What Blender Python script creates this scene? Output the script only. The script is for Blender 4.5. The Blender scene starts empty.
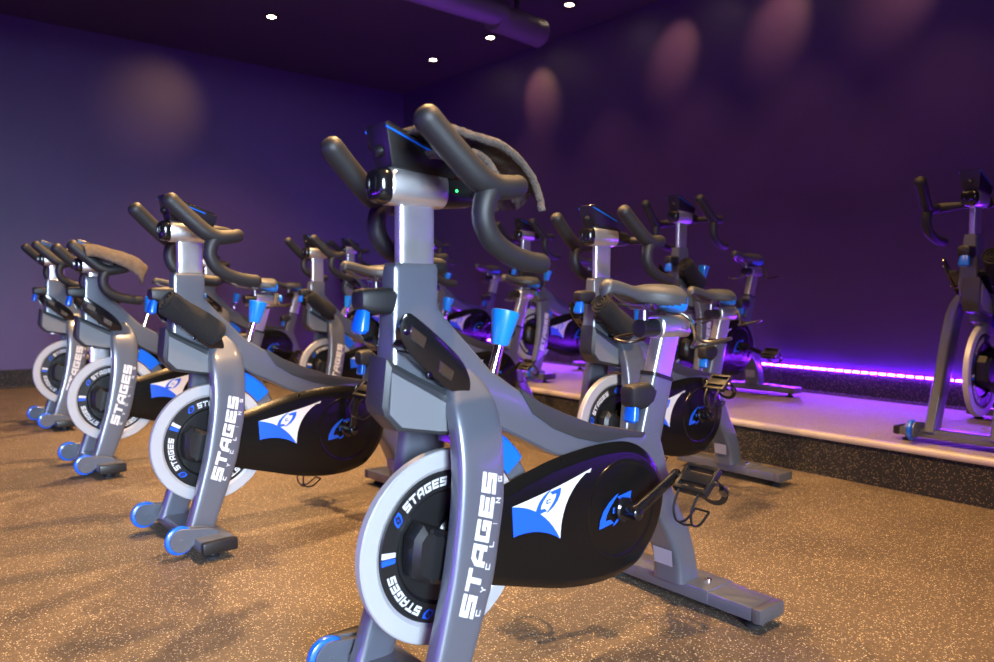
import bpy, bmesh, math, random
from mathutils import Vector, Matrix
random.seed(7)
sc = bpy.context.scene
COL = sc.collection
PI = math.pi
R = math.radians

# ------------------------------------------------------------------ materials
def nt(name):
    m = bpy.data.materials.new(name); m.use_nodes = True
    t = m.node_tree; t.nodes.clear()
    out = t.nodes.new('ShaderNodeOutputMaterial'); b = t.nodes.new('ShaderNodeBsdfPrincipled')
    t.links.new(b.outputs[0], out.inputs[0])
    return m, t, b

def mat(name, col, rough=.5, metal=0., coat=0., bump=0., bscale=200., var=0., vscale=8., rvar=0., spec=None):
    m, t, b = nt(name)
    b.inputs['Base Color'].default_value = (*col, 1); b.inputs['Roughness'].default_value = rough
    b.inputs['Metallic'].default_value = metal; b.inputs['Coat Weight'].default_value = coat
    b.inputs['Coat Roughness'].default_value = .12
    if spec is not None: b.inputs['Specular IOR Level'].default_value = spec
    tc = t.nodes.new('ShaderNodeTexCoord')
    if var > 0 or rvar > 0:
        n = t.nodes.new('ShaderNodeTexNoise'); n.inputs['Scale'].default_value = vscale; n.inputs['Detail'].default_value = 4
        t.links.new(tc.outputs['Object'], n.inputs['Vector'])
        if var > 0:
            r = t.nodes.new('ShaderNodeValToRGB')
            r.color_ramp.elements[0].position = .3; r.color_ramp.elements[1].position = .7
            r.color_ramp.elements[0].color = (*[c*(1-var) for c in col], 1)
            r.color_ramp.elements[1].color = (*[min(1, c*(1+var)) for c in col], 1)
            t.links.new(n.outputs['Fac'], r.inputs[0]); t.links.new(r.outputs[0], b.inputs['Base Color'])
        if rvar > 0:
            mr = t.nodes.new('ShaderNodeMapRange'); mr.inputs['To Min'].default_value = max(.02, rough-rvar); mr.inputs['To Max'].default_value = rough+rvar
            t.links.new(n.outputs['Fac'], mr.inputs[0]); t.links.new(mr.outputs[0], b.inputs['Roughness'])
    if bump > 0:
        n2 = t.nodes.new('ShaderNodeTexNoise'); n2.inputs['Scale'].default_value = bscale; n2.inputs['Detail'].default_value = 3
        t.links.new(tc.outputs['Object'], n2.inputs['Vector'])
        bp = t.nodes.new('ShaderNodeBump'); bp.inputs['Strength'].default_value = bump; bp.inputs['Distance'].default_value = .004
        t.links.new(n2.outputs['Fac'], bp.inputs['Height']); t.links.new(bp.outputs[0], b.inputs['Normal'])
    return m

def emit(name, col, s):
    m, t, b = nt(name)
    b.inputs['Base Color'].default_value = (*col, 1)
    b.inputs['Emission Color'].default_value = (*col, 1); b.inputs['Emission Strength'].default_value = s
    return m

def rubber(name, base, base2, fleck, scale=170., amount=.18, rough=.6):
    """recycled rubber flooring: mottled base with pale granules"""
    m, t, b = nt(name)
    tc = t.nodes.new('ShaderNodeTexCoord')
    n = t.nodes.new('ShaderNodeTexNoise'); n.inputs['Scale'].default_value = 3.; n.inputs['Detail'].default_value = 6
    t.links.new(tc.outputs['Object'], n.inputs['Vector'])
    r = t.nodes.new('ShaderNodeValToRGB'); r.color_ramp.elements[0].position = .3; r.color_ramp.elements[1].position = .7
    r.color_ramp.elements[0].color = (*base, 1); r.color_ramp.elements[1].color = (*base2, 1)
    t.links.new(n.outputs['Fac'], r.inputs[0])
    v = t.nodes.new('ShaderNodeTexVoronoi'); v.inputs['Scale'].default_value = scale
    t.links.new(tc.outputs['Object'], v.inputs['Vector'])
    sep = t.nodes.new('ShaderNodeSeparateColor'); t.links.new(v.outputs['Color'], sep.inputs[0])
    gt = t.nodes.new('ShaderNodeMath'); gt.operation = 'GREATER_THAN'; gt.inputs[1].default_value = 1-amount
    t.links.new(sep.outputs[0], gt.inputs[0])
    lt = t.nodes.new('ShaderNodeMath'); lt.operation = 'LESS_THAN'; lt.inputs[1].default_value = .42
    t.links.new(v.outputs['Distance'], lt.inputs[0])
    mu = t.nodes.new('ShaderNodeMath'); mu.operation = 'MULTIPLY'
    t.links.new(gt.outputs[0], mu.inputs[0]); t.links.new(lt.outputs[0], mu.inputs[1])
    mx = t.nodes.new('ShaderNodeMix'); mx.data_type = 'RGBA'
    t.links.new(mu.outputs[0], mx.inputs[0]); t.links.new(r.outputs[0], mx.inputs[6]); mx.inputs[7].default_value = (*fleck, 1)
    # granules vary in tone
    dk = t.nodes.new('ShaderNodeMix'); dk.data_type = 'RGBA'; dk.blend_type = 'MULTIPLY'; dk.inputs[0].default_value = .45
    t.links.new(mx.outputs[2], dk.inputs[6])
    cr = t.nodes.new('ShaderNodeValToRGB'); t.links.new(sep.outputs[1], cr.inputs[0])
    t.links.new(cr.outputs[0], dk.inputs[7])
    t.links.new(dk.outputs[2], b.inputs['Base Color'])
    b.inputs['Roughness'].default_value = rough
    bp = t.nodes.new('ShaderNodeBump'); bp.inputs['Strength'].default_value = .35; bp.inputs['Distance'].default_value = .002
    t.links.new(v.outputs['Distance'], bp.inputs['Height']); t.links.new(bp.outputs[0], b.inputs['Normal'])
    return m

M = {}
M['frame'] = mat('grey_metallic_paint', (.098, .108, .135), .33, .35, .6, var=.04, vscale=3)
M['frame_dark'] = mat('dark_grey_paint', (.085, .085, .09), .4, .2, .2)
M['silver'] = mat('brushed_aluminium', (.72, .72, .73), .30, .9, 0, rvar=.06, vscale=30)
M['rim'] = mat('satin_aluminium_rim', (.36, .36, .375), .42, .2)
M['chrome'] = mat('chrome', (.8, .8, .82), .1, 1.)
M['black_gloss'] = mat('black_gloss_plastic', (.006, .006, .007), .16, 0, .3, rvar=.04, vscale=14)
M['guard'] = mat('black_guard_plastic', (.004, .004, .004), .22, 0, 0, rvar=.06, vscale=9, spec=.28)
M['black'] = mat('black_satin_plastic', (.007, .007, .0075), .38)
M['black_matte'] = mat('black_matte_plastic', (.007, .007, .008), .5)
M['grip'] = mat('grey_foam_grip', (.013, .013, .014), .5, bump=.15, bscale=500, spec=.4)
M['strip'] = mat('rubber_top_strip', (.022, .022, .024), .5)
M['boxgrey'] = mat('grey_shroud_plastic', (.125, .133, .142), .45, bump=.1, bscale=600)
M['boxdark'] = mat('charcoal_shroud_plastic', (.022, .025, .028), .42)
M['blue'] = mat('blue_plastic', (.003, .10, .60), .3, 0, .3)
M['cyan'] = mat('bright_blue_plastic', (.004, .17, .62), .28, 0, .3)
M['white'] = mat('white_print', (.52, .52, .53), .5)
M['blueprint'] = mat('blue_print', (.005, .075, .58), .45)
M['saddle'] = mat('grey_saddle_cover', (.04, .042, .045), .45, bump=.08, bscale=300)
M['steel'] = mat('dark_steel', (.25, .24, .22), .3, 1.)
M['wire'] = mat('black_wire', (.05, .045, .04), .3, .6)
M['rubber'] = mat('black_rubber', (.012, .012, .012), .7)
M['towel'] = mat('grey_brown_towel', (.078, .062, .050), .95, bump=1., bscale=260, var=.25, vscale=60)
M['towel_dark'] = mat('charcoal_towel', (.006, .0056, .0053), .95, bump=1., bscale=260, var=.3, vscale=60)
M['floor'] = rubber('speckled_rubber_floor', (.092, .066, .046), (.135, .097, .064), (.62, .52, .38), 230, .19)
M['stage'] = rubber('speckled_rubber_stage', (.22, .185, .165), (.27, .23, .20), (.5, .45, .42), 230, .12)
M['riser'] = rubber('black_speckled_rubber', (.004, .0036, .0036), (.007, .006, .006), (.26, .19, .12), 210, .20, .8)
M['nosing'] = mat('beige_metal_nosing', (.50, .43, .38), .4, .3)
M['wall'] = mat('purple_wall_paint', (.060, .028, .112), .46, bump=.25, bscale=90, var=.06, vscale=2)
M['wall_front'] = mat('dark_wall_paint', (.05, .03, .07), .7)
M['ceiling'] = mat('dark_ceiling_paint', (.035, .024, .026), .8, var=.15, vscale=1.2)
M['duct'] = mat('painted_spiral_duct', (.16, .12, .16), .45, .4)
M['lamp'] = emit('lamp_glow', (1., .78, .45), 60.)
M['led'] = emit('violet_led', (.22, .016, 1.), 205.)
M['green'] = emit('green_indicator', (.05, 1., .2), 3.)
M['sticker'] = mat('pale_sticker', (.28, .26, .29), .5)

# ------------------------------------------------------------------ mesh helpers
def link(name, bm, m, parent=None, smooth=35, loc=None):
    me = bpy.data.meshes.new(name)
    bmesh.ops.recalc_face_normals(bm, faces=bm.faces[:])
    if loc is not None:
        bmesh.ops.translate(bm, verts=bm.verts[:], vec=-Vector(loc))
    bm.to_mesh(me); bm.free()
    for x in (m if isinstance(m, (list, tuple)) else [m]): me.materials.append(x)
    if smooth:
        me.polygons.foreach_set('use_smooth', [True]*len(me.polygons))
        me.set_sharp_from_angle(angle=R(smooth))
    o = bpy.data.objects.new(name, me); COL.objects.link(o)
    if loc is not None: o.location = loc
    if parent is not None: o.parent = parent
    return o

def loft(bm, rings, caps=True, closed=False, mi=0):
    V = [[bm.verts.new(p) for p in r] for r in rings]
    n = len(V[0]); k = len(V)
    for i in range(k if closed else k-1):
        a, b = V[i], V[(i+1) % k]
        for j in range(n):
            f = bm.faces.new((a[j], a[(j+1) % n], b[(j+1) % n], b[j])); f.material_index = mi
    if caps and not closed:
        for r in (V[0], V[-1]):
            f = bm.faces.new(r); f.material_index = mi
    return V

def sring(c, u, v, a, b, e=2., n=20):
    c = Vector(c); u = Vector(u); v = Vector(v); out = []
    for i in range(n):
        t = 2*PI*(i+.5)/n; cs, sn = math.cos(t), math.sin(t)
        out.append(c + u*(a*math.copysign(abs(cs)**(2/e), cs)) + v*(b*math.copysign(abs(sn)**(2/e), sn)))
    return out

def smooth_path(P, k=6):
    P = [Vector(p) for p in P]; out = []
    for i in range(len(P)-1):
        p0 = P[max(i-1, 0)]; p1 = P[i]; p2 = P[i+1]; p3 = P[min(i+2, len(P)-1)]
        for s in range(k):
            t = s/k
            out.append(.5*((2*p1)+(p2-p0)*t+(2*p0-5*p1+4*p2-p3)*t*t+(3*p1-p0-3*p2+p3)*t**3))
    out.append(P[-1]); return out

def smooth_closed(P, k=5):
    n = len(P); out = []
    P = [Vector((p[0], p[1], 0)) for p in P]
    for i in range(n):
        p0, p1, p2, p3 = P[i-1], P[i], P[(i+1) % n], P[(i+2) % n]
        for s in range(k):
            t = s/k
            q = .5*((2*p1)+(p2-p0)*t+(2*p0-5*p1+4*p2-p3)*t*t+(3*p1-p0-3*p2+p3)*t**3)
            out.append((q.x, q.y))
    return out

def sweep(bm, P, rad, n=12, ref=(0, 0, 1), e=2., closed=False, mi=0, rnd=False):
    P = [Vector(p) for p in P]; ref = Vector(ref); rings = []; k = len(P)
    prev = None
    for i, p in enumerate(P):
        if closed: t = P[(i+1) % k]-P[i-1]
        else: t = P[min(i+1, k-1)]-P[max(i-1, 0)]
        t.normalize()
        if prev is None:
            s = ref.cross(t)
            if s.length < 1e-3: s = Vector((1, 0, 0)).cross(t)
        else:
            s = prev - t*prev.dot(t)
        s.normalize(); prev = s
        u = t.cross(s)
        r = rad[i] if isinstance(rad, (list, tuple)) and len(rad) == k else rad
        a, b = r if isinstance(r, (list, tuple)) else (r, r)
        rings.append((p, s, u, a, b, t))
    if rnd and not closed:          # domed ends
        def dome(rg, sg):
            p, s, u, a, b, t = rg
            return [(p+t*(sg*math.sin(q)*min(a, b)*.75), s, u, a*math.cos(q), b*math.cos(q), t) for q in (R(30), R(58), R(80))]
        rings = list(reversed(dome(rings[0], -1)))+rings+dome(rings[-1], 1)
    loft(bm, [sring(p, s, u, a, b, e, n) for p, s, u, a, b, t in rings], closed=closed, mi=mi)

def prism(bm, pts, y0, y1, bevel=0., seg=2, mi=0):
    """polygon in the side plane (x,z) given thickness along y"""
    t = bmesh.new()
    a = [t.verts.new((p[0], y0, p[1])) for p in pts]; b = [t.verts.new((p[0], y1, p[1])) for p in pts]
    n = len(pts)
    t.faces.new(a); t.faces.new(b)
    for i in range(n): t.faces.new((a[i], a[(i+1) % n], b[(i+1) % n], b[i]))
    bmesh.ops.recalc_face_normals(t, faces=t.faces[:])
    if bevel > 0:
        t.edges.ensure_lookup_table()
        ed = [e for e in t.edges if abs(e.verts[0].co.y-e.verts[1].co.y) < 1e-6]
        ed += [e for e in t.edges if abs(e.verts[0].co.y-e.verts[1].co.y) > 1e-6 and e.calc_face_angle(0) > .6]
        bmesh.ops.bevel(t, geom=ed, offset=bevel, segments=seg, affect='EDGES', profile=.6, clamp_overlap=True)
    merge(bm, t, mi)

def merge(bm, t, mi=0, mtx=None):
    if mtx is not None: t.transform(mtx)
    mp = {v: bm.verts.new(v.co) for v in t.verts}
    for f in t.faces:
        try:
            g = bm.faces.new([mp[v] for v in f.verts]); g.material_index = mi
        except ValueError: pass
    t.free()

def box(bm, lo, hi, bevel=0., mi=0, seg=2):
    t = bmesh.new(); bmesh.ops.create_cube(t, size=1)
    lo = Vector(lo); hi = Vector(hi)
    for v in t.verts: v.co = Vector(((lo.x+hi.x)/2+v.co.x*(hi.x-lo.x), (lo.y+hi.y)/2+v.co.y*(hi.y-lo.y), (lo.z+hi.z)/2+v.co.z*(hi.z-lo.z)))
    if bevel: bmesh.ops.bevel(t, geom=t.edges[:], offset=bevel, segments=seg, affect='EDGES', profile=.6)
    merge(bm, t, mi)

def hexa(bm, v8, bevel=0., mi=0):
    """8 corners: lower four then upper four, same order"""
    t = bmesh.new(); v = [t.verts.new(p) for p in v8]
    for f in ((0, 1, 2, 3), (4, 5, 6, 7), (0, 1, 5, 4), (1, 2, 6, 5), (2, 3, 7, 6), (3, 0, 4, 7)): t.faces.new([v[i] for i in f])
    bmesh.ops.recalc_face_normals(t, faces=t.faces[:])
    if bevel: bmesh.ops.bevel(t, geom=t.edges[:], offset=bevel, segments=2, affect='EDGES', profile=.6)
    merge(bm, t, mi)

def inset_poly(pts, d):
    n = len(pts); area = sum(pts[i][0]*pts[(i+1) % n][1]-pts[(i+1) % n][0]*pts[i][1] for i in range(n))
    sg = 1 if area > 0 else -1; out = []
    for i in range(n):
        p0, p1, p2 = Vector(pts[i-1]), Vector(pts[i]), Vector(pts[(i+1) % n])
        e1 = (p1-p0).normalized(); e2 = (p2-p1).normalized()
        n1 = Vector((-e1.y, e1.x))*sg; n2 = Vector((-e2.y, e2.x))*sg
        b = n1+n2; b.normalize(); k = d/max(.5, b.dot(n1))
        q = p1+b*k; out.append((q.x, q.y))
    return out

def chamfer_prism(bm, pts, ys, ins, mi=0):
    """outline lofted through y levels, each inset by ins"""
    rings = []
    for y, d in zip(ys, ins):
        q = inset_poly(pts, d) if d else pts
        rings.append([(p[0], y, p[1]) for p in q])
    loft(bm, rings, mi=mi)

def disc(bm, c, prof, n=48, mi=0, axis='y'):
    """turned solid about y through c; prof = [(radius, y offset)...]"""
    rings = []
    for r, y in prof:
        rings.append([(c[0]+max(r, 1e-4)*math.cos(2*PI*i/n), c[1]+y, c[2]+max(r, 1e-4)*math.sin(2*PI*i/n)) for i in range(n)])
    ann = prof[0][0] > .0005 and prof[-1][0] > .0005
    loft(bm, rings, mi=mi, caps=not ann, closed=ann)

def turn(bm, p0, p1, prof, n=16, mi=0):
    """turned solid along p0->p1; prof = [(t, radius)...]"""
    p0 = Vector(p0); p1 = Vector(p1); t = (p1-p0)
    d = t.normalized(); s = d.cross(Vector((0, 0, 1)))
    if s.length < 1e-3: s = d.cross(Vector((0, 1, 0)))
    s.normalize(); u = d.cross(s)
    loft(bm, [sring(p0+t*k, s, u, r, r, 2, n) for k, r in prof], mi=mi)

# ------------------------------------------------------------------ lettering
GL = {
 'S': [[(1, .87), (.13, .87), (.13, .5), (.87, .5), (.87, .13), (0, .13)]],
 'T': [[(-.02, .87), (1.02, .87)], [(.5, .8), (.5, 0)]],
 'A': [[(.13, 0), (.13, .62), (.36, .87), (.87, .87), (.87, 0)], [(.13, .36), (.87, .36)]],
 'G': [[(1, .87), (.13, .87), (.13, .13), (.87, .13), (.87, .48), (.5, .48)]],
 'E': [[(1, .87), (.13, .87), (.13, .13), (1, .13)], [(.13, .5), (.95, .5)]],
 'C': [[(1, .87), (.13, .87), (.13, .13), (1, .13)]],
 'Y': [[(.1, 1), (.5, .5), (.9, 1)], [(.5, .55), (.5, 0)]],
 'L': [[(.13, 1), (.13, .13), (.95, .13)]],
 'I': [[(.5, 0), (.5, 1)]],
 'N': [[(.13, 0), (.13, .95), (.87, .05), (.87, 1)]],
}
def stroke(poly, w):
    """mitred outline quads of a polyline"""
    P = [Vector(p) for p in poly]; L = []; Rr = []
    for i, p in enumerate(P):
        d1 = (p-P[i-1]).normalized() if i > 0 else (P[1]-P[0]).normalized()
        d2 = (P[i+1]-p).normalized() if i < len(P)-1 else d1
        n1 = Vector((-d1.y, d1.x)); n2 = Vector((-d2.y, d2.x)); b = (n1+n2).normalized()
        k = (w/2)/max(.4, b.dot(n1))
        L.append(p+b*k); Rr.append(p-b*k)
    return [[L[i], L[i+1], Rr[i+1], Rr[i]] for i in range(len(P)-1)]

def text_quads(s, gap=.22, w=.22, shear=.12, width=1.0):
    """quads in text space: x 0..total, y 0..1"""
    out = []; x = 0
    for ch in s:
        cw = width*(.5 if ch == 'I' else 1)
        for st in GL[ch]:
            for q in stroke(st, w):
                out.append([((x+p.x*cw)+shear*p.y, p.y) for p in q])
        x += cw+gap
    return out, x-gap+shear

BR = [(-1, -.72), (-.95, -.25), (-.76, .2), (-.42, .58), (0, .84), (.2, .88), (-.08, .57), (-.38, .22), (-.55, -.1), (-.61, -.40), (-.3, -.43), (-.1, -.72)]
def emblem_polys():
    c = [[((p.x-.5)*.34, (p.y-.5)*.34) for p in q] for q in stroke(GL['C'][0], .26)]
    return [BR, [(-a, -b) for a, b in BR]]+c

def decal(bm, polys, fn, mi=0, sub=0):
    for poly in polys:
        try:
            f = bm.faces.new([bm.verts.new(fn(p[0], p[1])) for p in poly]); f.material_index = mi
        except ValueError: pass

# ------------------------------------------------------------------ the exercise bike (x forward, y to its left, z up)
AX = (0, .335)                 # crank axle
WC = (.523, .020, .342); WR = .206

LEG = [(.058, .655, .560, .154), (.10, .640, .545, .154), (.16, .622, .522, .153), (.23, .602, .495, .150), (.30, .583, .470, .147),
       (.38, .567, .453, .143), (.45, .556, .440, .139), (.52, .549, .434, .132), (.58, .547, .430, .122), (.63, .545, .430, .106),
       (.665, .540, .435, .087), (.695, .530, .448, .066), (.715, .515, .465, .050)]
def leg_at(z):
    for i in range(len(LEG)-1):
        a, b = LEG[i], LEG[i+1]
        if a[0] <= z <= b[0]:
            t = (z-a[0])/(b[0]-a[0]); t2 = t
            return [a[k]+(b[k]-a[k])*t2 for k in range(4)]
    return LEG[0] if z < LEG[0][0] else LEG[-1]

def leg_bm(s):
    bm = bmesh.new(); P = smooth_path([(l[1], l[2], l[3]) for l in LEG], 4); Z = smooth_path([(l[0], 0, 0) for l in LEG], 4)
    loft(bm, [sring(((p.x+p.y)/2, s*(p.z-.024), z.x), (1, 0, 0), (0, s, 0), (p.x-p.y)/2, .0245, 4.5, 36) for p, z in zip(P, Z)])
    return bm

def build_bike():
    root = bpy.data.objects.new('exercise_bike', None); COL.objects.link(root)
    def P(name, bm, m, par=None, **k): return link(name, bm, m, par or root, **k)
    # --- main frame; the upright head is slimmer than the beam
    def narrow(bm):
        for v in bm.verts:
            t = max(0, min(1, (v.co.z-.68)/.13)); t = t*t*(3-2*t)
            v.co.y *= 1-.42*t; v.co.x -= .016*t
    b = bmesh.new()
    prism(b, [(.656, .935), (.549, .935), (.549, .846), (.505, .800), (.464, .762), (.405, .709), (.337, .667), (.254, .618), (.18, .587), (.08, .55), (-.055, .52), (-.125, .508), (-.125, .45), (0, .455),
              (.11, .474), (.172, .481), (.227, .501), (.298, .537), (.378, .576), (.43, .61), (.50, .64), (.60, .66), (.656, .72)], -.043, .043, .014, 3)
    narrow(b)
    P('frame', b, M['frame'])
    b = bmesh.new(); prism(b, [(.648, .9035), (.556, .8505), (.556, .8525), (.648, .9055)], -.0433, .0433)
    box(b, (.553, -.038, .9338), (.652, .038, .9362), 0); narrow(b)
    P('seam_line', b, M['frame_dark'], smooth=0)
    b = bmesh.new()
    prism(b, [(.322, .662), (.254, .6225), (.18, .5915), (.08, .5545), (-.055, .5245), (-.118, .512), (-.10, .500), (-.04, .507), (.063, .506), (.137, .526), (.218, .558), (.285, .601), (.312, .640)], -.0455, .0455, .004, 2)
    P('rubber_strip', b, M['strip'])
    # --- seat tube, rear leg
    ax = Vector((-.385, 0, 1)).normalized(); pe = Vector((1, 0, .385)).normalized()
    def st(z): return Vector((-.1575-(z-.478)*.30, 0, z))
    sd = (st(1)-st(0)).normalized(); se = Vector((sd.z, 0, -sd.x))
    b = bmesh.new()
    loft(b, [sring(st(z), (1, 0, .28), (0, 1, 0), a, w, 5, 28) for z, a, w in ((.40, .046, .030), (.50, .0445, .029), (.60, .0435, .028), (.654, .043, .028))])
    P('seat_tube', b, M['frame'])
    b = bmesh.new()
    loft(b, [sring(st(z), (1, 0, .28), (0, 1, 0), a, w, 5, 28) for z, a, w in ((.646, .0445, .030), (.656, .0445, .030))])
    P('seat_tube_collar', b, M['black'])
    b = bmesh.new()
    lv = [(.50, -.150, .045, .030), (.44, -.172, .046, .031), (.384, -.188, .047, .033), (.30, -.222, .048, .038), (.26, -.242, .050, .042), (.215, -.268, .048, .047), (.13, -.303, .043, .050), (.066, -.312, .045, .052)]
    LV = smooth_path([(q[1], q[2], q[3]) for q in lv], 3); ZV = smooth_path([(q[0], 0, 0) for q in lv], 3)
    loft(b, [sring((p.x, 0, z.x), (1, 0, 0), (0, 1, 0), p.y, p.z, 6, 28) for p, z in zip(LV, ZV)])
    rl = P('rear_leg', b, M['frame'])
    b = bmesh.new(); decal(b, [[(-.034, .115), (.03, .115), (.036, .165), (-.030, .165)]], lambda y, z: (-.303+.0435+.0028-(z-.13)*.0+((z-.13)*.37 if z > .13 else 0), y, z))
    P('warning_sticker', b, M['sticker'], rl)
    # --- stabilisers
    def stab(name, x0, x1, par):
        b = bmesh.new(); box(b, (x0, -.258, .028), (x1, .258, .066), .008)
        return P(name, b, M['frame'])
    for name, x0, x1 in (('front_stabilizer', .531, .645), ('rear_stabilizer', -.404, -.290)):
        s = stab(name, x0, x1, root)
        for sy in (1, -1):
            b = bmesh.new(); lo, hi = sorted((sy*.256, sy*.285))
            box(b, (x0-.001, lo, .026), (x1+.001, hi, .067), .009)
            P('end_cap', b, M['frame_dark'] if x0 < 0 else M['black'], s)
            b = bmesh.new(); cx = (x0+x1)/2
            disc(b, (0, 0, 0), [(.0, -.0), (.022, 0), (.024, .008), (.012, .012), (.009, .030), (0, .030)], 20)
            b.transform(Matrix.Translation((cx+.01, sy*.235, 0)) @ Matrix.Rotation(R(90), 4, 'X'))
            P('levelling_foot', b, M['rubber'], s)
        if x0 < 0:
            b = bmesh.new(); box(b, (x0-.003, -.125, .030), (x1+.003, .125, .0705), .006)
            P('mounting_sleeve', b, M['frame'], s)
            for yy in (-.085, .085):
                b = bmesh.new(); t = bmesh.new(); disc(t, (0, 0, 0), [(0, 0), (.010, 0), (.010, .006), (.005, .009), (0, .009)], 14); merge(b, t, 0, Matrix.Translation((-.347, yy, .0705)) @ Matrix.Rotation(R(90), 4, 'X'))
                P('bolt', b, M['chrome'], s)
        else:
            for sy in (1, -1):
                yc = sy*.186; cx, cz = .683, .064
                b = bmesh.new()
                pl = [(cx+.039*math.cos(R(a)), cz+.039*math.sin(R(a))) for a in range(-120, 91, 15)]
                pl += [(.655, .099), (.60, .092), (.565, .0775), (.56, .064), (.62, .055), (.648, .042)]
                for o_ in (-.0185, .0115): prism(b, pl, yc+o_, yc+o_+.007, .0015, 1)
                hexa(b, [(.665, yc-.017, .086), (.665, yc+.017, .086), (.560, yc+.017, .066), (.560, yc-.017, .066), (.668, yc-.017, .098), (.668, yc+.017, .098), (.563, yc+.017, .077), (.563, yc-.017, .077)], .003)
                disc(b, (cx, yc, cz), [(0, -.021), (.006, -.021), (.006, .021), (0, .021)], 12)
                P('wheel_bracket', b, M['frame'], s)
                b = bmesh.new()
                disc(b, (cx+.003, yc, cz-.001), [(.012, -.0105), (.040, -.0105), (.046, -.007), (.048, 0), (.046, .007), (.040, .0105), (.012, .0105)], 32)
                P('transport_wheel', b, M['blue'], s)
    # --- fork legs
    for s in (1, -1):
        lg = P('fork_leg', leg_bm(s), M['frame'])
        if s > 0:
            b = bmesh.new()
            A0 = Vector((.5535, .2315)); A1 = Vector((.4795, .512)); ctl = Vector((.504, .375))
            def on_leg(t, off):       # t along the leg, off towards the front
                p = A0*(1-t)**2+ctl*2*t*(1-t)+A1*t*t; d = ((ctl-A0)*(1-t)+(A1-ctl)*t).normalized(); nn = Vector((-d.y, d.x))
                if nn.x < 0: nn = -nn
                q = p+nn*off; L, Rr, yo = leg_at(q.y)[1:]
                c = (L+Rr)/2; a = (L-Rr)/2; u = min(.97, abs((q.x-c)/a)); y = yo-.024+.0245*(1-u**4.5)**(1/4.5)
                return (q.x, y+.0012, q.y)
            qs, tw = text_quads('STAGES', .17, .265, .10, 1.15)
            decal(b, qs, lambda x, y: on_leg(x/tw, (y-.5)*.037))
            qs, tw2 = text_quads('C', 0, .2, 0, 1)
            for i, ch in enumerate('CYCLING'):
                qs, w_ = text_quads(ch, 0, .2, 0, 1.)
                decal(b, qs, lambda x, y, i=i: on_leg(.02+i*.152+x*.042, -.0285+(y-.5)*.0125))
            P('lettering', b, M['white'], lg, smooth=0)
    # --- flywheel (own centre, so that it can be turned)
    b = bmesh.new()
    disc(b, WC, [(0, .002), (.155, .002), (.163, .004), (.163, .016), (.158, .0205), (.122, .0215), (.115, .013), (.04, .011), (.03, .03), (0, .03)], 72)
    fw = P('flywheel', b, M['black'], loc=WC)
    b = bmesh.new()
    disc(b, WC, [(.160, .0), (.202, .0), (WR, .003), (WR, .021), (.203, .024), (.170, .024), (.162, .018)], 96)
    o = link('rim', b, M['rim'], fw, loc=WC); o.location = (0, 0, 0)
    b = bmesh.new()
    def ring(rho, phi): return (-rho*math.cos(phi), .0228, rho*math.sin(phi))
    for k, a0 in enumerate((147, 251, 349, 70)):
        cx, cz = -.142*math.cos(R(a0)), .142*math.sin(R(a0)); ro = R(a0-90)
        def em(x, y):
            x, y = x*.0135, y*.0135; c_, s_ = math.cos(ro), math.sin(ro)
            u = x*c_-y*s_; v = x*s_+y*c_
            return (cx-u, .0228, cz+v)
        decal(b, emblem_polys(), em, 1)
        qs, tw = text_quads('STAGES', .20, .24, .15, 1.15)
        decal(b, qs, lambda x, y: ring(.131+.0195*y, R(a0-9-(48 if k < 3 else 30)*x/tw)), 0)
        for (d0, mi) in (((27, 0), (32.5, 1)) if k < 3 else ()):
            decal(b, [[(.126, d0), (.158, d0), (.158, d0+4.4), (.126, d0+4.4)]], lambda r, d: ring(r, R(a0+d)), mi)
    o = P('decals', b, [M['white'], M['blueprint']], fw, smooth=0)
    # --- magnet housing, fender
    b = bmesh.new()
    chamfer_prism(b, [(.632, .34), (.627, .385), (.603, .412), (.520, .376), (.515, .265), (.603, .288), (.627, .305)], (.041, .075, .087), (0, .002, .014))
    for x, z in ((.592, .398), (.592, .299)): disc(b, (x, .0855, z), [(0, 0), (.005, 0), (.005, .003), (0, .003)], 10)
    P('brake_housing', b, M['black'])
    b = bmesh.new()
    def cover(a0, a1, r0, r1, y0, y1, n=16):
        return [[(WC[0]+q*math.cos(R(a0+(a1-a0)*i/n)), y, WC[2]+q*math.sin(R(a0+(a1-a0)*i/n))) for q, y in ((r0, y0), (r1, y0), (r1, y1-.006), (r1-.006, y1), (r0, y1))] for i in range(n+1)]
    loft(b, cover(98, 168, .213, .262, -.034, .034))
    bc = P('belt_cover', b, M['frame'], smooth=30)
    b = bmesh.new(); loft(b, cover(118, 143, .2125, .270, -.030, .038))
    P('cover_panel', b, M['blue'], bc, smooth=30)
    # --- chain guard
    G = smooth_closed([(.535, .40), (.47, .430), (.392, .447), (.30, .472), (.225, .489), (.12, .502), (.03, .505), (-.045, .496), (-.11, .464), (-.162, .405), (-.184, .340), (-.160, .256), (-.10, .188), (-.045, .165), (.02, .156), (.10, .158), (.20, .174), (.33, .210), (.46, .248), (.525, .275), (.56, .335)], 5)
    b = bmesh.new(); chamfer_prism(b, G, (.0435, .050, .0655, .0665), (.004, .0, .022, .026))
    for x, z in ((.20, .483), (-.07, .468), (-.165, .375)): disc(b, (x, .054, z), [(0, 0), (.005, 0), (.005, .006), (0, .006)], 10)
    rings = []
    disc(b, (0, .0645, .335), [(.128, 0), (.126, .003), (.118, .003), (.114, .001), (0, .001)], 56)
    cg = P('chain_guard', b, M['guard'])
    b = bmesh.new(); Y = .0676
    P1, P2, P3, P4 = (.364, .403), (.112, .455), (.215, .302), (.359, .334)
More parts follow.
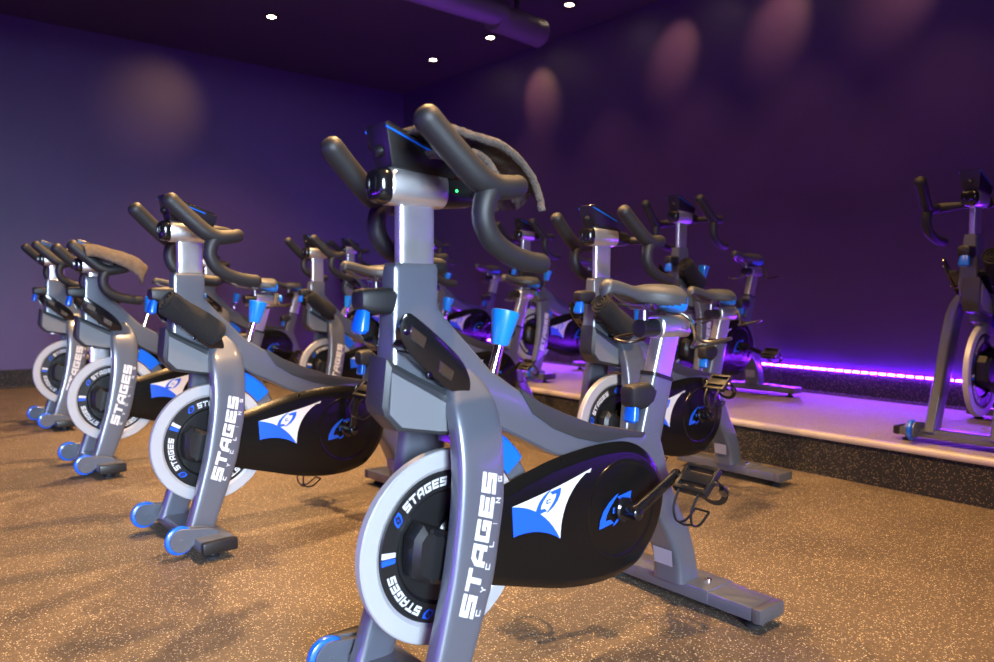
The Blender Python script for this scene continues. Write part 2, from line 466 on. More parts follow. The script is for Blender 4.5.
    def arc(a, c, h, n=10, off=0):
        a = Vector(a); c = Vector(c); d = c-a; nn = Vector((-d.y, d.x)).normalized()
        return [tuple(a+d*(i/n)+nn*(h*4*(i/n)*(1-i/n))) for i in range(n+1)]
    e12 = arc(P1, P2, .004, 6); e23 = arc(P2, P3, .030); e34 = arc(P3, P4, .014); mid = arc(P3, P1, .022)
    decal(b, [e12+[(.118, .445)]+e23[1:]+mid[1:-1]], lambda x, z: (x, Y, z), 0)
    decal(b, [[P1]+[p for p in reversed(mid[1:-1])]+e34], lambda x, z: (x, Y+.0002, z), 1)
    decal(b, emblem_polys(), lambda x, y: (.254-(.040*x), Y+.0006, .397+.029*y+.006*x), 1)
    P('star_emblem', b, [M['white'], M['blueprint']], cg, smooth=0)
    b = bmesh.new(); decal(b, emblem_polys(), lambda x, y: (.026-.058*x, .0692, .337+.044*y+.008*x), 0)
    P('axle_emblem', b, M['blueprint'], cg, smooth=0)
    # --- cranks with pedals; built pointing forward, turned afterwards
    for s in (1, -1):
        b = bmesh.new(); y0 = s*.068
        disc(b, (0, y0, .335), [(0, 0), (.031, 0), (.031, s*.012), (.026, s*.016), (0, s*.016)], 28)
        disc(b, (0, y0, .335), [(0, s*.016), (.017, s*.016), (.017, s*.055), (.011, s*.060), (0, s*.061)], 20)
        loft(b, [sring((x, s*(.108+.010*k), .335), (0, 0, 1), (0, 1, 0), hz, .0075, 4, 16) for x, k, hz in ((-.012, 0, .014), (0, 0, .017), (.02, .1, .0165), (.08, .6, .0145), (.15, 1, .014), (.165, 1, .015), (.178, 1, .009))])
        disc(b, (.165, s*.118, .335), [(0, -.010), (.010, -.010), (.010, .010), (0, .010)], 14)
        cr = P('crank_arm', b, M['black_gloss'], loc=(0, 0, .335))
        b = bmesh.new(); py = s*.185
        turn(b, (0, s*.118, 0), (0, s*.245, 0), [(0, .006), (1, .006)], 10, 1)
        for q in (-.036, .036): box(b, (q-.006, py-.045, -.011), (q+.006, py+.045, .011), .003)
        for q in (-.044, .044): box(b, (-.042, py+q-.005, -.010), (.042, py+q+.005, .010), .003)
        box(b, (-.016, py-.045, -.010), (.016, py+.045, .010), .004)
        # toe cage, hanging below, with its strap
        for q in (-.030, .030):
            sweep(b, smooth_path([(.04, py+q, .004), (.085, py+q*.9, -.012), (.102, py+q*.8, -.045), (.080, py+q*.75, -.072), (.035, py+q*.7, -.078)], 4), .0032, 6, mi=0)
        sweep(b, smooth_path([(.102, py-.024, -.045), (.106, py, -.048), (.102, py+.024, -.045)], 3), .0032, 6, mi=0)
        sp = smooth_path([(-.01, py-.046, .0), (-.014, py-.056, -.045), (-.012, py-.03, -.088), (-.008, py, -.098), (-.012, py+.03, -.088), (-.014, py+.056, -.045), (-.01, py+.046, .0)], 4)
        sweep(b, sp, (.0015, .008), 8, ref=(0, 1, 0), e=4, mi=0)
        sweep(b, [(.035, py-.021, -.078), (.035, py+.021, -.078)], .0032, 6, ref=(1, 0, 0))
        box(b, (-.022, py+.046, -.055), (-.004, py+.060, -.030), .002, 1)
        o = link('pedal', b, [M['black'], M['steel']], cr); o.location = (.165, 0, 0)
    # --- resistance knob
    b = bmesh.new(); turn(b, (.374, 0, .675), (.345, 0, .770), [(0, .013), (1, .0115)], 16)
    kn = P('resistance_knob', b, M['chrome'])
    b = bmesh.new(); turn(b, (.348, 0, .758), (.330, 0, .836), [(0, .010), (0, .0175), (.06, .020), (.9, .032), (.97, .0325), (1, .029), (1.0, .006)], 24)
    P('knob_grip', b, M['cyan'], kn)
    # --- shroud box in front of the head
    bx = [(.680, .750), (.600, .708), (.510, .665), (.497, .575), (.560, .585), (.652, .602), (.684, .636), (.690, .655)]
    b = bmesh.new()
    rings = []
    for y, d in ((-.014, .012), (-.008, .002), (.000, 0), (.046, 0), (.058, .002), (.064, .012)):
        q = inset_poly(bx, d) if d else bx; rings.append([(p[0], y, p[1]) for p in q])
    loft(b, rings)
    sh = P('front_shroud', b, M['boxdark'], smooth=25)
    for s in (1,):
        b = bmesh.new(); pts = [(.670, .722), (.522, .641), (.508, .588), (.560, .594), (.648, .611), (.676, .640)]
        prism(b, pts, min(s*.063, s*.0665), max(s*.063, s*.0665), .001, 1)
        P('side_panel', b, M['boxgrey'], sh)
    # --- bottle holders on both sides of the head
    for s in (1, -1):
        def tilt(x, z, t):       # the outer wall leans outwards at its top
            lo = .700+(x-.50)*.52
            return s*(.068+max(0, z-lo+.04)*.22+t)
        out = smooth_closed([(.668, .815), (.655, .838), (.630, .826), (.570, .782), (.520, .738), (.496, .700), (.492, .670), (.503, .656), (.530, .672), (.570, .698), (.630, .748), (.660, .785)], 4)
        b = bmesh.new()
        loft(b, [[(p[0], tilt(p[0], p[1], t), p[1]) for p in inset_poly(out, d)] for t, d in ((0, .003), (.001, .0005), (.008, .0005), (.010, .004))])
        for px, pz in ((.632, .764), (.565, .708)):      # lugs to the head
            turn(b, (px, s*.035, pz), (px, s*.078, pz), [(0, .011), (1, .011)], 12)
        tray = [(.655, .772), (.52, .668), (.512, .680), (.648, .785)]
        prism(b, tray, min(s*.04, s*.073), max(s*.04, s*.073), .002, 1)
        h = P('bottle_holder', b, M['black_gloss'])
        for (cx, cz) in ((.628, .793), (.556, .722)):
            b = bmesh.new(); w = [(cx+.018, cz+.022), (cx-.020, cz-.004), (cx-.016, cz-.026), (cx+.018, cz-.004)]
            loft(b, [[(p[0], tilt(p[0], p[1], t), p[1]) for p in inset_poly(w, d)] for t, d in ((.0095, 0), (.0125, .002))])
            P('holder_pad', b, M['steel'], h)
        for (cx, cz) in ((.592, .713), (.655, .800)):
            b = bmesh.new(); disc(b, (cx, tilt(cx, cz, .010) if s > 0 else tilt(cx, cz, .010)-.004, cz), [(0, 0), (.005, 0), (.005, .004), (0, .004)], 10)
            P('holder_bolt', b, M['chrome'], h)
    # --- locks with blue levers (head and seat tube)
    def lock(name, lo, hi, lever):
        b = bmesh.new(); x0, z0 = lo; x1, z1 = hi; h = z1-z0
        loft(b, [sring((x, 0, (z0+z1)/2+k), (0, 1, 0), (0, 0, 1), w, hh, 4, 20) for x, w, hh, k in ((x0, .028, h*.50, 0), (x0+.02, .028, h*.5, 0), (x1-.018, .027, h*.46, .001), (x1-.004, .023, h*.36, .003), (x1, .017, h*.26, .004))])
        o = P(name, b, M['black_matte'])
        b = bmesh.new(); lx, lz0, lz1 = lever
        loft(b, [sring((lx+dx, .004, z), (1, 0, 0), (0, 1, 0), a, w, 3, 16) for z, dx, a, w in ((lz1, 0, .008, .014), (lz1-.012, .001, .011, .018), (lz0+.02, .006, .013, .022), (lz0+.006, .008, .013, .022), (lz0, .008, .008, .016))])
        P('lock_lever', b, M['blue'], o)
        return o
    lock('head_lock', (.635, .832), (.713, .886), (.699, .795, .848))
    lock('seat_lock', (-.180, .566), (-.086, .638), (-.108, .535, .598))
    # --- handlebar post, clamp, console, handlebar
    b = bmesh.new(); loft(b, [sring((.577, 0, z), (1, 0, 0), (0, 1, 0), .0435, .0140, 4.5, 32) for z in (.62, 1.062)])
    P('handlebar_post', b, M['silver'])
    b = bmesh.new(); loft(b, [sring((x, 0, 1.090), (0, 1, 0), (0, 0, 1), a, c, 2.7, 32) for x, a, c in ((.514, .033, .036), (.518, .036, .0385), (.643, .036, .0385), (.648, .034, .0365))])
    cl = P('bar_clamp', b, M['silver'])
    b = bmesh.new(); loft(b, [sring((x, 0, 1.089), (0, 1, 0), (0, 0, 1), a, c, 3, 28) for x, a, c in ((.645, .032, .0345), (.652, .035, .037), (.664, .034, .0345), (.674, .030, .030), (.678, .024, .022))])
    for q in (-.013, .013): box(b, (.668, q-.006, 1.078), (.681, q+.006, 1.104), .003)
    P('end_cap', b, M['black_gloss'], cl)
    b = bmesh.new(); loft(b, [sring((x, 0, 1.086), (0, 1, 0), (0, 0, 1), a, c, 3.2, 24) for x, a, c in ((.516, .031, .033), (.49, .030, .031), (.45, .028, .027), (.436, .024, .022))])
    mt = P('bar_mount', b, M['black'])
    b = bmesh.new(); disc(b, (.492, .0305, 1.090), [(0, -.002), (.003, -.002), (.003, .0006), (0, .001)], 10)
    P('indicator_light', b, M['green'], mt)
    b = bmesh.new()
    hexa(b, [(.650, -.033, 1.124), (.650, .033, 1.124), (.500, .034, 1.112), (.500, -.034, 1.112), (.671, -.042, 1.209), (.671, .042, 1.209), (.490, .040, 1.146), (.490, -.040, 1.146)], .006)
    for yy in (0,): turn(b, (.650, yy, 1.160), (.670, yy, 1.153), [(0, .013), (.8, .011), (1, .006)], 14)
    co = P('console', b, M['black'])
    b = bmesh.new(); hexa(b, [(.663, -.037, 1.205), (.663, .037, 1.205), (.502, .035, 1.149), (.502, -.035, 1.149), (.661, -.035, 1.2110), (.661, .035, 1.2110), (.501, .033, 1.1550), (.501, -.033, 1.1550)], .002)
    P('screen', b, M['black_gloss'], co)
    for s in (1, -1):
        b = bmesh.new(); hexa(b, [(.668, s*.0385, 1.196), (.668, s*.0425, 1.196), (.535, s*.0412, 1.150), (.535, s*.0372, 1.150), (.669, s*.0385, 1.2005), (.669, s*.0425, 1.2005), (.535, s*.0412, 1.1545), (.535, s*.0372, 1.1545)], 0)
        P('blue_stripe', b, M['blue'], co)
    b = bmesh.new()
    bar = [(.700, .1845, 1.174), (.665, .189, 1.140), (.625, .194, 1.104), (.590, .197, 1.076), (.555, .198, 1.063), (.520, .196, 1.065), (.490, .188, 1.070), (.474, .165, 1.074), (.470, .12, 1.077), (.470, .05, 1.079), (.470, 0, 1.079)]
    L = smooth_path(bar, 4); full = L+[Vector((p.x, -p.y, p.z)) for p in reversed(L[:-1])]
    def rad(p):
        a = abs(p.y); return (.0165 if a < .10 else .0165+.006*min(1, (a-.10)/.06)) if p.x < .5 else min(.0265, .0225+.004*(p.x-.5)/.09)
    sweep(b, full, [rad(p) for p in full], 16, rnd=True)
    for s in (1, -1):
        hk = smooth_path([(.560, .197*s, 1.062), (.574, .198*s, 1.040), (.580, .198*s, 1.010), (.573, .197*s, .984), (.552, .195*s, .959), (.512, .191*s, .938), (.465, .186*s, .926), (.415, .180*s, .921)], 4)
        sweep(b, hk, [.0245-.003*min(1, i/8) for i in range(len(hk))], 16, ref=(0, 1, 0), rnd=True)
    P('handlebar', b, M['grip'], smooth=60)
    # --- seat post, slider, saddle, wire holder
    b = bmesh.new(); loft(b, [sring(st(z), (1, 0, .28), (0, 1, 0), .0385, .0225, 5, 26) for z in (.52, .79)])
    P('seat_post', b, M['silver'])
    b = bmesh.new(); loft(b, [sring((x, 0, .786), (0, 1, 0), (0, 0, 1), a, c, 3, 26) for x, a, c in ((-.196, .030, .028), (-.200, .033, .031), (-.315, .033, .031), (-.322, .029, .027))])
    P('post_head', b, M['silver'])
    b = bmesh.new(); turn(b, (-.130, 0, .784), (-.200, 0, .785), [(0, .020), (.03, .0245), (1, .0245)], 22)
    sl = P('saddle_slider', b, M['black'])
    b = bmesh.new(); turn(b, (-.318, 0, .788), (-.348, 0, .788), [(0, .014), (.3, .012), (.35, .02), (.9, .022), (1, .015)], 18)
    P('slider_knob', b, M['cyan'], sl)
    b = bmesh.new()
    NS, NR = 84, 52; grid = []
    for i in range(NS+1):
        u = i/NS; x = .014-.282*u
        hw = .019+.006*math.sin(PI*min(1, u/.3)*.5) + .052*(1/(1+math.exp(-(u-.62)*13))) - .030*max(0, (u-.86)/.14)**2.2
        if u < .06: hw *= math.sqrt(max(.05, 1-((.06-u)/.06)**2))
        if u > .96: hw *= math.sqrt(max(.05, 1-((u-.96)/.045)**2))
        zt = .912+.004-.012*math.exp(-((u-.42)/.2)**2)-.016*u - (.022*((.09-u)/.09)**2 if u < .09 else 0)-(.020*((u-.93)/.07)**2 if u > .93 else 0)
        th = .025+.038*max(0, min(1, (u-.35)/.5))
        if u < .06: th *= .55+.45*u/.06
        if u > .94: th *= 1-.5*(u-.94)/.06
        ringp = []
        for j in range(NR):
            a = 2*PI*j/NR; c_, s_ = math.cos(a), math.sin(a)
            y = hw*math.copysign(abs(c_)**.75, c_)
            z = (zt-.30*hw*abs(c_)**2.2-.012)+(.012*abs(s_)**.8 if s_ > 0 else -th*abs(s_)**.6)
            ringp.append((x, y, z))
        grid.append(ringp)
    loft(b, grid)
    sad = P('saddle', b, M['saddle'], smooth=50)
    b = bmesh.new()                     # blue tail panels
    for i in range(NS):
        u = (i+.5)/NS
        for j in range(NR):
            a = (j+.5)/NR*2*PI
            if math.sin(a) > .05: continue
            if abs(math.cos(a)) < .25 and u < .97: continue
            if u < max(.63, .99-.52*abs(math.sin(a))**.6): continue
            q = [Vector(grid[i][j]), Vector(grid[i][(j+1) % NR]), Vector(grid[i+1][(j+1) % NR]), Vector(grid[i+1][j])]
            c = Vector((-.19, 0, .90)); q = [p+(p-c).normalized()*.0012 for p in q]
            b.faces.new([b.verts.new(p) for p in q])
    bmesh.ops.remove_doubles(b, verts=b.verts[:], dist=1e-5)
    P('tail_panel', b, M['cyan'], sad, smooth=60)
    b = bmesh.new()
    for s in (1, -1):
        sweep(b, smooth_path([(-.010, s*.008, .880), (-.06, s*.018, .852), (-.13, s*.022, .843), (-.19, s*.022, .846), (-.235, s*.035, .868)], 4), .0038, 8)
    turn(b, (-.150, 0, .800), (-.150, 0, .862), [(0, .014), (1, .013)], 16)
    box(b, (-.178, -.032, .834), (-.122, .032, .858), .006)
    turn(b, (-.150, -.040, .846), (-.150, .040, .846), [(0, .009), (1, .009)], 12)
    P('saddle_rail', b, M['steel'], sad)
    b = bmesh.new()
    for s in (1, -1):
        sweep(b, smooth_path([(-.225, s*.012, .824), (-.262, s*.030, .826), (-.285, s*.055, .800), (-.262, s*.085, .752), (-.215, s*.110, .738), (-.205, s*.150, .745), (-.255, s*.165, .752), (-.330, s*.150, .758), (-.352, s*.110, .752), (-.325, s*.070, .745), (-.310, s*.045, .770), (-.318, s*.030, .800)], 5), .0048, 8)
    sweep(b, smooth_path([(-.318, .030, .800), (-.322, 0, .815), (-.318, -.030, .800)], 4), .0048, 8)
    P('wire_holder', b, M['wire'])
    return root

def children_tree(o): return [c for c in bpy.data.objects if c.parent == o]
def copy_tree(o, parent=None):
    c = o.copy(); COL.objects.link(c); c.parent = parent
    for ch in KIDS.get(o, []): copy_tree(ch, c)
    return c

UP = {'handlebar_post', 'bar_clamp', 'bar_mount', 'console', 'handlebar'}
SEAT = {'seat_post', 'post_head', 'saddle_slider', 'saddle', 'wire_holder'}
# label, position along the room, row, deck height, heading error, handlebar lift, saddle lift, saddle setback, crank angle, wheel phase
HP = .205
BIKES = [
 ('grey stationary bike in the centre foreground, fluffy towel draped over its handlebar', -1.32, 1.44, 0, -.3, 0, .000, 0, 153, 0, -.028),
 ('grey bike second in the front row with a black roll in its holder', -2.73, 1.42, 0, 1.8, -.012, .083, 0, 96, -27, 0),
 ('grey bike third in the front row, brown towel spread over its lowered handlebar', -4.08, 1.41, 0, .6, -.098, .040, .045, 60, -4, .02),
 ('leftmost grey bike, end of the front row beside the purple side wall', -5.53, 1.47, 0, 1.0, -.032, .040, 0, 40, -8, .02),
 ('dim grey bike directly behind the centre bike, rolled towel on its frame', -2.08, 2.83, 0, -.9, .010, -.005, 0, 75, 20, -.045),
 ('grey middle-row bike half hidden behind the foreground bike, saddle above the blue knob', -3.74, 3.02, 0, -1., .0, .075, .075, 150, 0, 0),
 ('brown-lit grey bike in the middle row, raised silver handlebar post and dark roll in holder', -4.80, 2.91, 0, 1.6, .042, .04, 0, 120, -10, 0),
 ('farthest bike of the middle row, blue-tailed saddle above its round black guard', -6.83, 2.87, 0, 0, .02, .045, 0, 200, 0, 0),
 ('violet-lit bike on the stage nearest the visible glowing strip, saddle against the wall', -2.79, 4.23, HP, 3., .025, .03, 0, 195, 30, -.02),
 ('violet-lit bike on the stage with pale letters on its fork leg', -4.36, 4.40, HP, 3.5, .01, .045, 0, 262, 0, 0),
 ('violet-lit bike on the stage with its crank just right of a blue resistance knob', -5.73, 4.43, HP, 2.5, 0, .02, 0, 150, 0, 0),
 ('farthest violet-lit bike on the stage, mostly hidden behind the raised-post bike', -7.08, 4.40, HP, 1, 0, .03, 0, 90, 0, 0),
 ('dark bike on the stage at the right edge of the photo, facing forward', -1.255, 4.29, HP, 1., .0, .03, 0, 30, 10, 0),
]
proto = build_bike()
KIDS = {}
for o in list(bpy.data.objects):
    if o.parent: KIDS.setdefault(o.parent, []).append(o)
BASE = [o for o in KIDS[proto]]
bikes = []
def bike_kids(r): return [c for c in bpy.data.objects if c.parent == r]
copies = [proto]+[copy_tree(proto) for _ in BIKES[1:]]
for r, spec in zip(copies, BIKES):
    lab, X, Y, z, yaw, dh, ds, sx, ca, ph, dx = spec
    r.location = (X, Y, z); r.rotation_euler = (0, 0, R(-90+yaw))
    r['label'] = lab; r['category'] = 'exercise bike'; r['group'] = 'rows of stationary exercise bikes'
    first = True
    for c in bike_kids(r):
        n = c.name.split('.')[0]
        if n in UP: c.location.z += dh
        if n in ('handlebar',): c.location.x += dx
        if n == 'handlebar' and r is proto: c.location.z += .016
        if n in SEAT:
            c.location.z += ds; c.location.x -= ds*.30
        if n == 'saddle': c.location.x -= sx
        if n == 'crank_arm':
            a = R(ca) if first else R(ca+180); first = False
            c.rotation_euler = (0, -a, 0)
            for p_ in bike_kids(c): p_.rotation_euler = (0, a+R(40), 0)
        if n == 'flywheel': c.rotation_euler = (0, R(ph), 0)
    bikes.append(r)

for o in list(bpy.data.objects):
    if o.name.startswith('indicator_light.'): bpy.data.objects.remove(o)
def tag(o, label, cat, group=None):
    o['label'] = label; o['category'] = cat
    if group: o['group'] = group
def struct(o): o['kind'] = 'structure'; return o
def from_bike(i, p):
    X, Y, z, yaw = BIKES[i][1:5]; a = R(-90+yaw)
    return Vector((X+p[0]*math.cos(a)-p[1]*math.sin(a), Y+p[0]*math.sin(a)+p[1]*math.cos(a), z+p[2]))

# ------------------------------------------------------------------ towels
def rolled(i, label, fr=(.690, .106, .838), to=(.520, .098, .722), r=.043):
    b = bmesh.new(); rnd = random.Random(i)
    A = from_bike(i, fr); B = from_bike(i, to); d = (B-A).normalized()
    s = d.cross(Vector((0, 0, 1))).normalized(); u = s.cross(d)
    rings = []
    # outer skin with loose wobble
    N = 26
    for k in range(N+1):
        t = k/N; c = A+(B-A)*t; ring = []
        for j in range(30):
            a = 2*PI*j/30; rr = r*(1+.05*math.sin(3*a+5*t)+.035*math.sin(7*t+2*a)+rnd.uniform(-.015, .015))*(1 if 0 < k < N else .93)
            ring.append(c+s*(rr*math.cos(a))+u*(rr*math.sin(a)))
        rings.append(ring)
    loft(b, rings)
    # the rolled edge spirals out of each end
    for E_, sg in ((A, -1), (B, 1)):
        pts = []
        for k in range(46):
            a = k/46*2*PI*2.6; rr = r*(.12+.80*k/46); pts.append(E_+d*(sg*.0035)+s*(rr*math.cos(a))+u*(rr*math.sin(a)))
        sweep(b, pts, .0038, 6, ref=d)
    o = link('rolled_towel', b, M['towel_dark'], smooth=60); tag(o, label, 'towel', 'rolled towels in the bike holders')
    return o
rolled(1, 'black rolled towel in the side holder of the second front-row bike')
rolled(4, 'dark rolled towel with a spiral end on the bike behind the centre bike')
rolled(6, 'dark rolled towel on the brown-lit middle-row bike with raised post')
rolled(8, 'dark rolled towel on the stage bike nearest the end of the light strip')
rolled(9, 'small dark rolled towel on the stage bike seen between two lower bikes')
rolled(12, 'rolled towel on the dark bike at the right edge')

def draped(i, name, label, P, w0, w1, mt, seed, amp=.010, skew=0., th=.012, inner=None, hang=0.):
    """cloth laid along profile P (x,z in bike space, dz applied), from y=w0 to y=w1"""
    rnd = random.Random(seed); b = bmesh.new()
    NY = 40; ph = [rnd.uniform(0, 6.28) for _ in range(6)]
    for layer in ([P] if inner is None else [P, inner]):
      V = []; prof = smooth_path([(p[0], p[1], 0) for p in layer], 8)
      for a, p in enumerate(prof):
          row = []; t = a/(len(prof)-1)
          for j in range(NY+1):
              v = j/NY; edge = 1-min(1, min(t, 1-t)*8)
              hv = max(0, (v-.66)/.34); y = w0+(w1-w0)*(v if v < .66 or not hang else .66+.34*math.sin(hv*PI/2)*.86)+.012*math.sin(5*t+ph[0])*(1 if v > .5 else -1)
              sag = -.016*(abs(2*v-1)**3)*(0.4+t)
              z = p.y+amp*(math.sin(9*v+4*t+ph[1])*.7+math.sin(17*v-7*t+ph[2])*.4)*(.35+t)+sag-hang*hv*hv+rnd.uniform(-.0016, .0016)
              x = p.x+skew*(v-.5)*t+.010*math.sin(8*v+ph[3])*t+rnd.uniform(-.0016, .0016)-.030*t*t*math.sin(PI*v*1.0+ph[4]*.15)
              row.append(b.verts.new(from_bike(i, (x, y, z))))
          V.append(row)
      for a in range(len(V)-1):
          for j in range(NY): b.faces.new((V[a][j], V[a][j+1], V[a+1][j+1], V[a+1][j]))
    o = link(name, b, mt, smooth=60); tag(o, label, 'towel')
    s = o.modifiers.new('thick', 'SOLIDIFY'); s.thickness = th; s.offset = 0
    return o
draped(0, 'towel', 'fluffy grey-brown towel draped over the foreground bike handlebar', [(.612, 1.196), (.580, 1.200), (.53, 1.196), (.48, 1.192), (.43, 1.184), (.38, 1.164), (.338, 1.132), (.318, 1.102), (.310, 1.084)], -.115, .125, M['towel'], 3, .012, th=.015, inner=[(.575, 1.152), (.54, 1.160), (.50, 1.160), (.47, 1.152), (.445, 1.140), (.43, 1.128)], skew=.035)
draped(2, 'towel', 'brown towel spread flat over the lowered handlebar of the third front-row bike', [(.675, 1.078), (.630, 1.080), (.56, 1.060), (.50, 1.040), (.455, 1.018), (.432, .995), (.420, .975)], -.02, .262, M['towel'], 5, .006, hang=.052)

# ------------------------------------------------------------------ the room (rows run along x, bikes face -y)
XL, XR, YB, YF, ZC = -7.75, 4.2, 4.897, -3.2, 3.2
YS = 3.515
def slab(name, lo, hi, m, bevel=0):
    b = bmesh.new(); box(b, lo, hi, bevel); return struct(link(name, b, m, smooth=30 if bevel else 0))
slab('floor', (XL-.2, YF-.2, -.12), (XR+.2, YB+.2, 0), M['floor'])
slab('ceiling', (XL-.2, YF-.2, ZC), (XR+.2, YB+.2, ZC+.12), M['ceiling'])
slab('wall_back', (XL-.2, YB, 0), (XR+.2, YB+.2, ZC), M['wall'])
slab('wall_left', (XL-.2, YF-.2, 0), (XL, YB, ZC), M['wall'])
slab('wall_front', (XL, YF-.2, 0), (XR, YF, ZC), M['wall_front'])
# right wall; the unseen window opening is added to carry the cool fill
b = bmesh.new()
WY0, WY1, WZ0, WZ1 = -2.4, -.3, .9, 2.5
box(b, (XR, YF-.2, 0), (XR+.2, YB, WZ0)); box(b, (XR, YF-.2, WZ1), (XR+.2, YB, ZC)); box(b, (XR, YF-.2, WZ0), (XR+.2, WY0, WZ1)); box(b, (XR, WY1, WZ0), (XR+.2, YB, WZ1))
struct(link('wall_right', b, M['wall_front'], smooth=0))
b = bmesh.new()
for lo, hi in (((XR-.02, WY0-.06, WZ0-.06), (XR+.06, WY1+.06, WZ0)), ((XR-.02, WY0-.06, WZ1), (XR+.06, WY1+.06, WZ1+.06)), ((XR-.02, WY0-.06, WZ0), (XR+.06, WY0, WZ1)), ((XR-.02, WY1, WZ0), (XR+.06, WY1+.06, WZ1)), ((XR, (WY0+WY1)/2-.02, WZ0), (XR+.05, (WY0+WY1)/2+.02, WZ1))):
    box(b, lo, hi)
struct(link('added_window', b, M['black_matte'], smooth=0))  # unseen frame, added around the opening of the fill lamp
slab('stage', (XL, YS, 0), (XR, YB, HP-.004), M['riser'])
slab('stage_surface', (XL, YS+.004, HP-.004), (XR, YB, HP), M['stage'])
b = bmesh.new()
loft(b, [[(x, YS+q[0], HP+q[1]) for q in ((.030, .0035), (.030, -.002), (.0, -.002), (.0, -.022), (-.012, -.026), (-.018, -.018), (-.019, -.006), (-.014, .003), (-.004, .0065), (.010, .0065))] for x in (XL, XR)])
struct(link('trim_1', b, M['nosing'], smooth=40))
def base(name, pts0, pts1):
    b = bmesh.new(); loft(b, [pts0, pts1]); return struct(link(name, b, M['riser'], smooth=0))
BH = .152
base('baseboard_back', [(XL, YB, HP), (XL, YB-.022, HP), (XL, YB-.008, HP+.02), (XL, YB-.008, HP+BH), (XL, YB, HP+BH)], [(XR, YB, HP), (XR, YB-.022, HP), (XR, YB-.008, HP+.02), (XR, YB-.008, HP+BH), (XR, YB, HP+BH)])
base('baseboard_left', [(XL, YF, 0), (XL+.022, YF, 0), (XL+.008, YF, .02), (XL+.008, YF, .165), (XL, YF, .165)], [(XL, YS, 0), (XL+.022, YS, 0), (XL+.008, YS, .02), (XL+.008, YS, .165), (XL, YS, .165)])

# LED strip along the back wall
b = bmesh.new()
LZ = HP+.170
x = XL+.05
while x < XR-.06:
    t = bmesh.new(); box(b, (x, YB-.022, LZ-.006), (x+.040, YB-.010, LZ+.006), .002, 1)
    x += .055
box(b, (XL+.02, YB-.010, LZ-.008), (XR-.02, YB, LZ+.008), 0, 0)
o = link('light_strip', b, [M['black_matte'], M['led']], smooth=0); tag(o, 'violet glowing LED strip running along the base of the back wall', 'light strip')
# another along the front wall, behind the photographer
b = bmesh.new(); box(b, (XL+.1, YF+.010, .36), (XR-.1, YF+.024, .376), 0, 1); box(b, (XL+.1, YF, .356), (XR-.1, YF+.010, .38), 0, 0)
o = link('light_strip', b, [M['black_matte'], M['led']], smooth=0); tag(o, 'violet glowing LED strip along the front wall behind the camera', 'light strip')

# spiral duct hanging under the ceiling
def duct(y0, y1, x0, x1, z, r):
    b = bmesh.new(); n = int(abs(y1-y0)/.012); pts = []; rad = []
    for i in range(n+1):
        t = i/n; pts.append((x0+(x1-x0)*t, y0+(y1-y0)*t, z)); rad.append(r*(1.02 if i % 10 == 0 else 1.0))
    sweep(b, pts, rad, 36); return b
root = bpy.data.objects.new('air_duct', None); COL.objects.link(root); root.location = (0, 0, 0)
tag(root, 'round spiral air duct hanging under the dark ceiling', 'duct')
link('duct_run', duct(3.66, -1.5, -4.44, -4.40, 2.94, .095), M['duct'], root, smooth=30)
link('duct_end', duct(4.12, 3.60, -4.52, -4.46, 2.92, .105), M['duct'], root, smooth=30)
b = bmesh.new()
for yy in (3.85, 2.4, .9, -.6): box(b, (-4.50, yy-.01, 3.02), (-4.47, yy+.01, ZC))
link('hanger', b, M['black_matte'], root, smooth=0)

# recessed ceiling lights
WARM = (1., .58, .24)
def downlight(x, y, label, watts, cone=100, blend=.6, aim=None):
    r = bpy.data.objects.new('ceiling_light', None); COL.objects.link(r); r.location = (x, y, ZC)
    tag(r, label, 'ceiling light', 'recessed ceiling lights')
    b = bmesh.new(); disc(b, (0, 0, 0), [(.034, .0), (.034, -.012), (.052, -.012), (.056, 0)], 32); b.transform(Matrix.Rotation(R(90), 4, 'X'))
    link('lamp_ring', b, M['black_matte'], r)
    b = bmesh.new(); disc(b, (0, 0, 0), [(0, -.004), (.033, -.004), (.033, -.010), (.02, -.015), (0, -.016)], 24); b.transform(Matrix.Rotation(R(90), 4, 'X'))
    for v in b.verts: v.co.z = -abs(v.co.z)
    link('bulb', b, M['lamp'], r)
    for v in r.children[0].data.vertices: v.co.z = -abs(v.co.z)
    ld = bpy.data.lights.new('lamp', 'SPOT'); ld.energy = watts; ld.color = WARM; ld.spot_size = R(cone); ld.spot_blend = blend; ld.shadow_soft_size = .04
    lo = bpy.data.objects.new('lamp', ld); COL.objects.link(lo); lo.parent = r; lo.location = (0, 0, -.03)
    if aim is not None:
        d = Vector(aim)-Vector((x, y, ZC-.03)); lo.rotation_euler = d.to_track_quat('-Z', 'Y').to_euler()
    return r
# over the stage, close to the back wall
for k, (x, y, s) in enumerate([(-6.38, 4.38, 'farthest ceiling light over the stage, nearest the room corner'), (-5.49, 4.40, 'bright ceiling light over the stage beside the duct end'),
                               (-4.46, 4.39, 'ceiling light over the stage at the top edge of the photo'),
                               (-3.62, 4.39, 'stage ceiling light fourth from the room corner'), (-2.75, 4.39, 'stage ceiling light fifth from the room corner'), (-1.85, 4.39, 'stage ceiling light sixth from the room corner')]):
    downlight(x, y, s, 45, 76, .9)
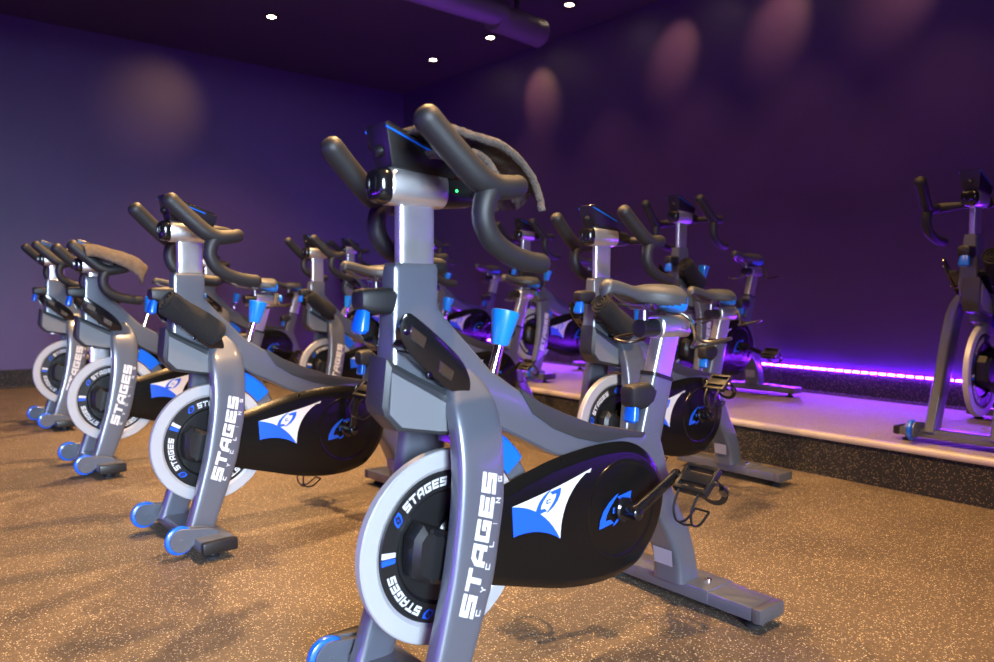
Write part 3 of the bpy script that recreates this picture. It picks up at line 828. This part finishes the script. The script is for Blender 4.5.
# second narrow beams added inside the fixtures to make the wall glows
def wash(fx, aim, watts, cone=46):
    ld = bpy.data.lights.new('wall_beam', 'SPOT'); ld.energy = watts; ld.color = WARM; ld.spot_size = R(cone); ld.spot_blend = 1.; ld.shadow_soft_size = .02
    lo = bpy.data.objects.new('wall_beam', ld); COL.objects.link(lo); lo.location = fx
    lo.rotation_euler = (Vector(aim)-Vector(fx)).to_track_quat('-Z', 'Y').to_euler()
for x, aimx, zz in ((-5.49, -5.36, 2.74), (-3.62, -3.79, 2.76), (-2.75, -2.90, 2.76), (-1.85, -2.1, 2.76)):
    wash((x, 4.39, ZC-.03), (aimx, YB, zz), 30)
wash((-6.29, 2.66, ZC-.03), (XL, 2.12, 2.62), 30, 40)
downlight(-6.29, 2.66, 'ceiling light over the far end of the middle row', 200, 110, .7)
for x, w_, t in ((-4.6, 190, 'second'), (-2.9, 150, 'third'), (-1.2, 120, 'fourth')):
    downlight(x, 2.66, t+' ceiling light from the far end above the middle row', w_, 110, .7)
for x, w_, t in ((-5.45, 480, 'first'), (-3.85, 600, 'second'), (-2.3, 600, 'third'), (-.6, 520, 'fourth')):
    downlight(x, 1.5, t+' ceiling light from the far end above the front row', w_, 110, .7)

# cool fill lamp added behind the camera for the bikes' left sides
al = bpy.data.lights.new('cool_fill', 'AREA'); al.shape = 'RECTANGLE'; al.size = WY1-WY0; al.size_y = WZ1-WZ0; al.energy = 125; al.color = (.66, .82, 1.0); al.spread = R(46)
ao = bpy.data.objects.new('cool_fill', al); COL.objects.link(ao); ao.location = (XR+.12, (WY0+WY1)/2, (WZ0+WZ1)/2)
ao.rotation_euler = (Vector((-2.6, 1.0, -.25))-Vector(ao.location)).to_track_quat('-Z', 'Z').to_euler()

w = bpy.data.worlds.new('world'); sc.world = w; w.use_nodes = True
w.node_tree.nodes['Background'].inputs[0].default_value = (.25, .12, .42, 1); w.node_tree.nodes['Background'].inputs[1].default_value = 0.015

# ------------------------------------------------------------------ camera
F, PITCH, ROLL, H, TH = 756.25, -.0529970, .00727, .88128, 50.6397
ph = R(TH)
rz = Matrix.Rotation(ph, 3, 'Z')
fw = Vector((0, math.cos(PITCH), math.sin(PITCH))); rt = Vector((1, 0, 0)); up = rt.cross(fw)
r2 = rt*math.cos(ROLL)+up*math.sin(ROLL); u2 = up*math.cos(ROLL)-rt*math.sin(ROLL)
r2, u2, fw = rz @ r2, rz @ u2, rz @ fw
cd = bpy.data.cameras.new('camera'); cam = bpy.data.objects.new('camera', cd); COL.objects.link(cam)
cam.matrix_world = Matrix(((r2.x, u2.x, -fw.x, 0), (r2.y, u2.y, -fw.y, 0), (r2.z, u2.z, -fw.z, H), (0, 0, 0, 1)))
cd.sensor_width = 36; cd.lens = 36*F/994; cd.clip_start = .02
cd.dof.use_dof = True; cd.dof.focus_distance = 2.05; cd.dof.aperture_fstop = 3.2
sc.camera = cam
sc.view_settings.view_transform = 'Standard'; sc.view_settings.look = 'None'; sc.view_settings.exposure = 0; sc.view_settings.gamma = 1
sc.view_settings.use_curve_mapping = False
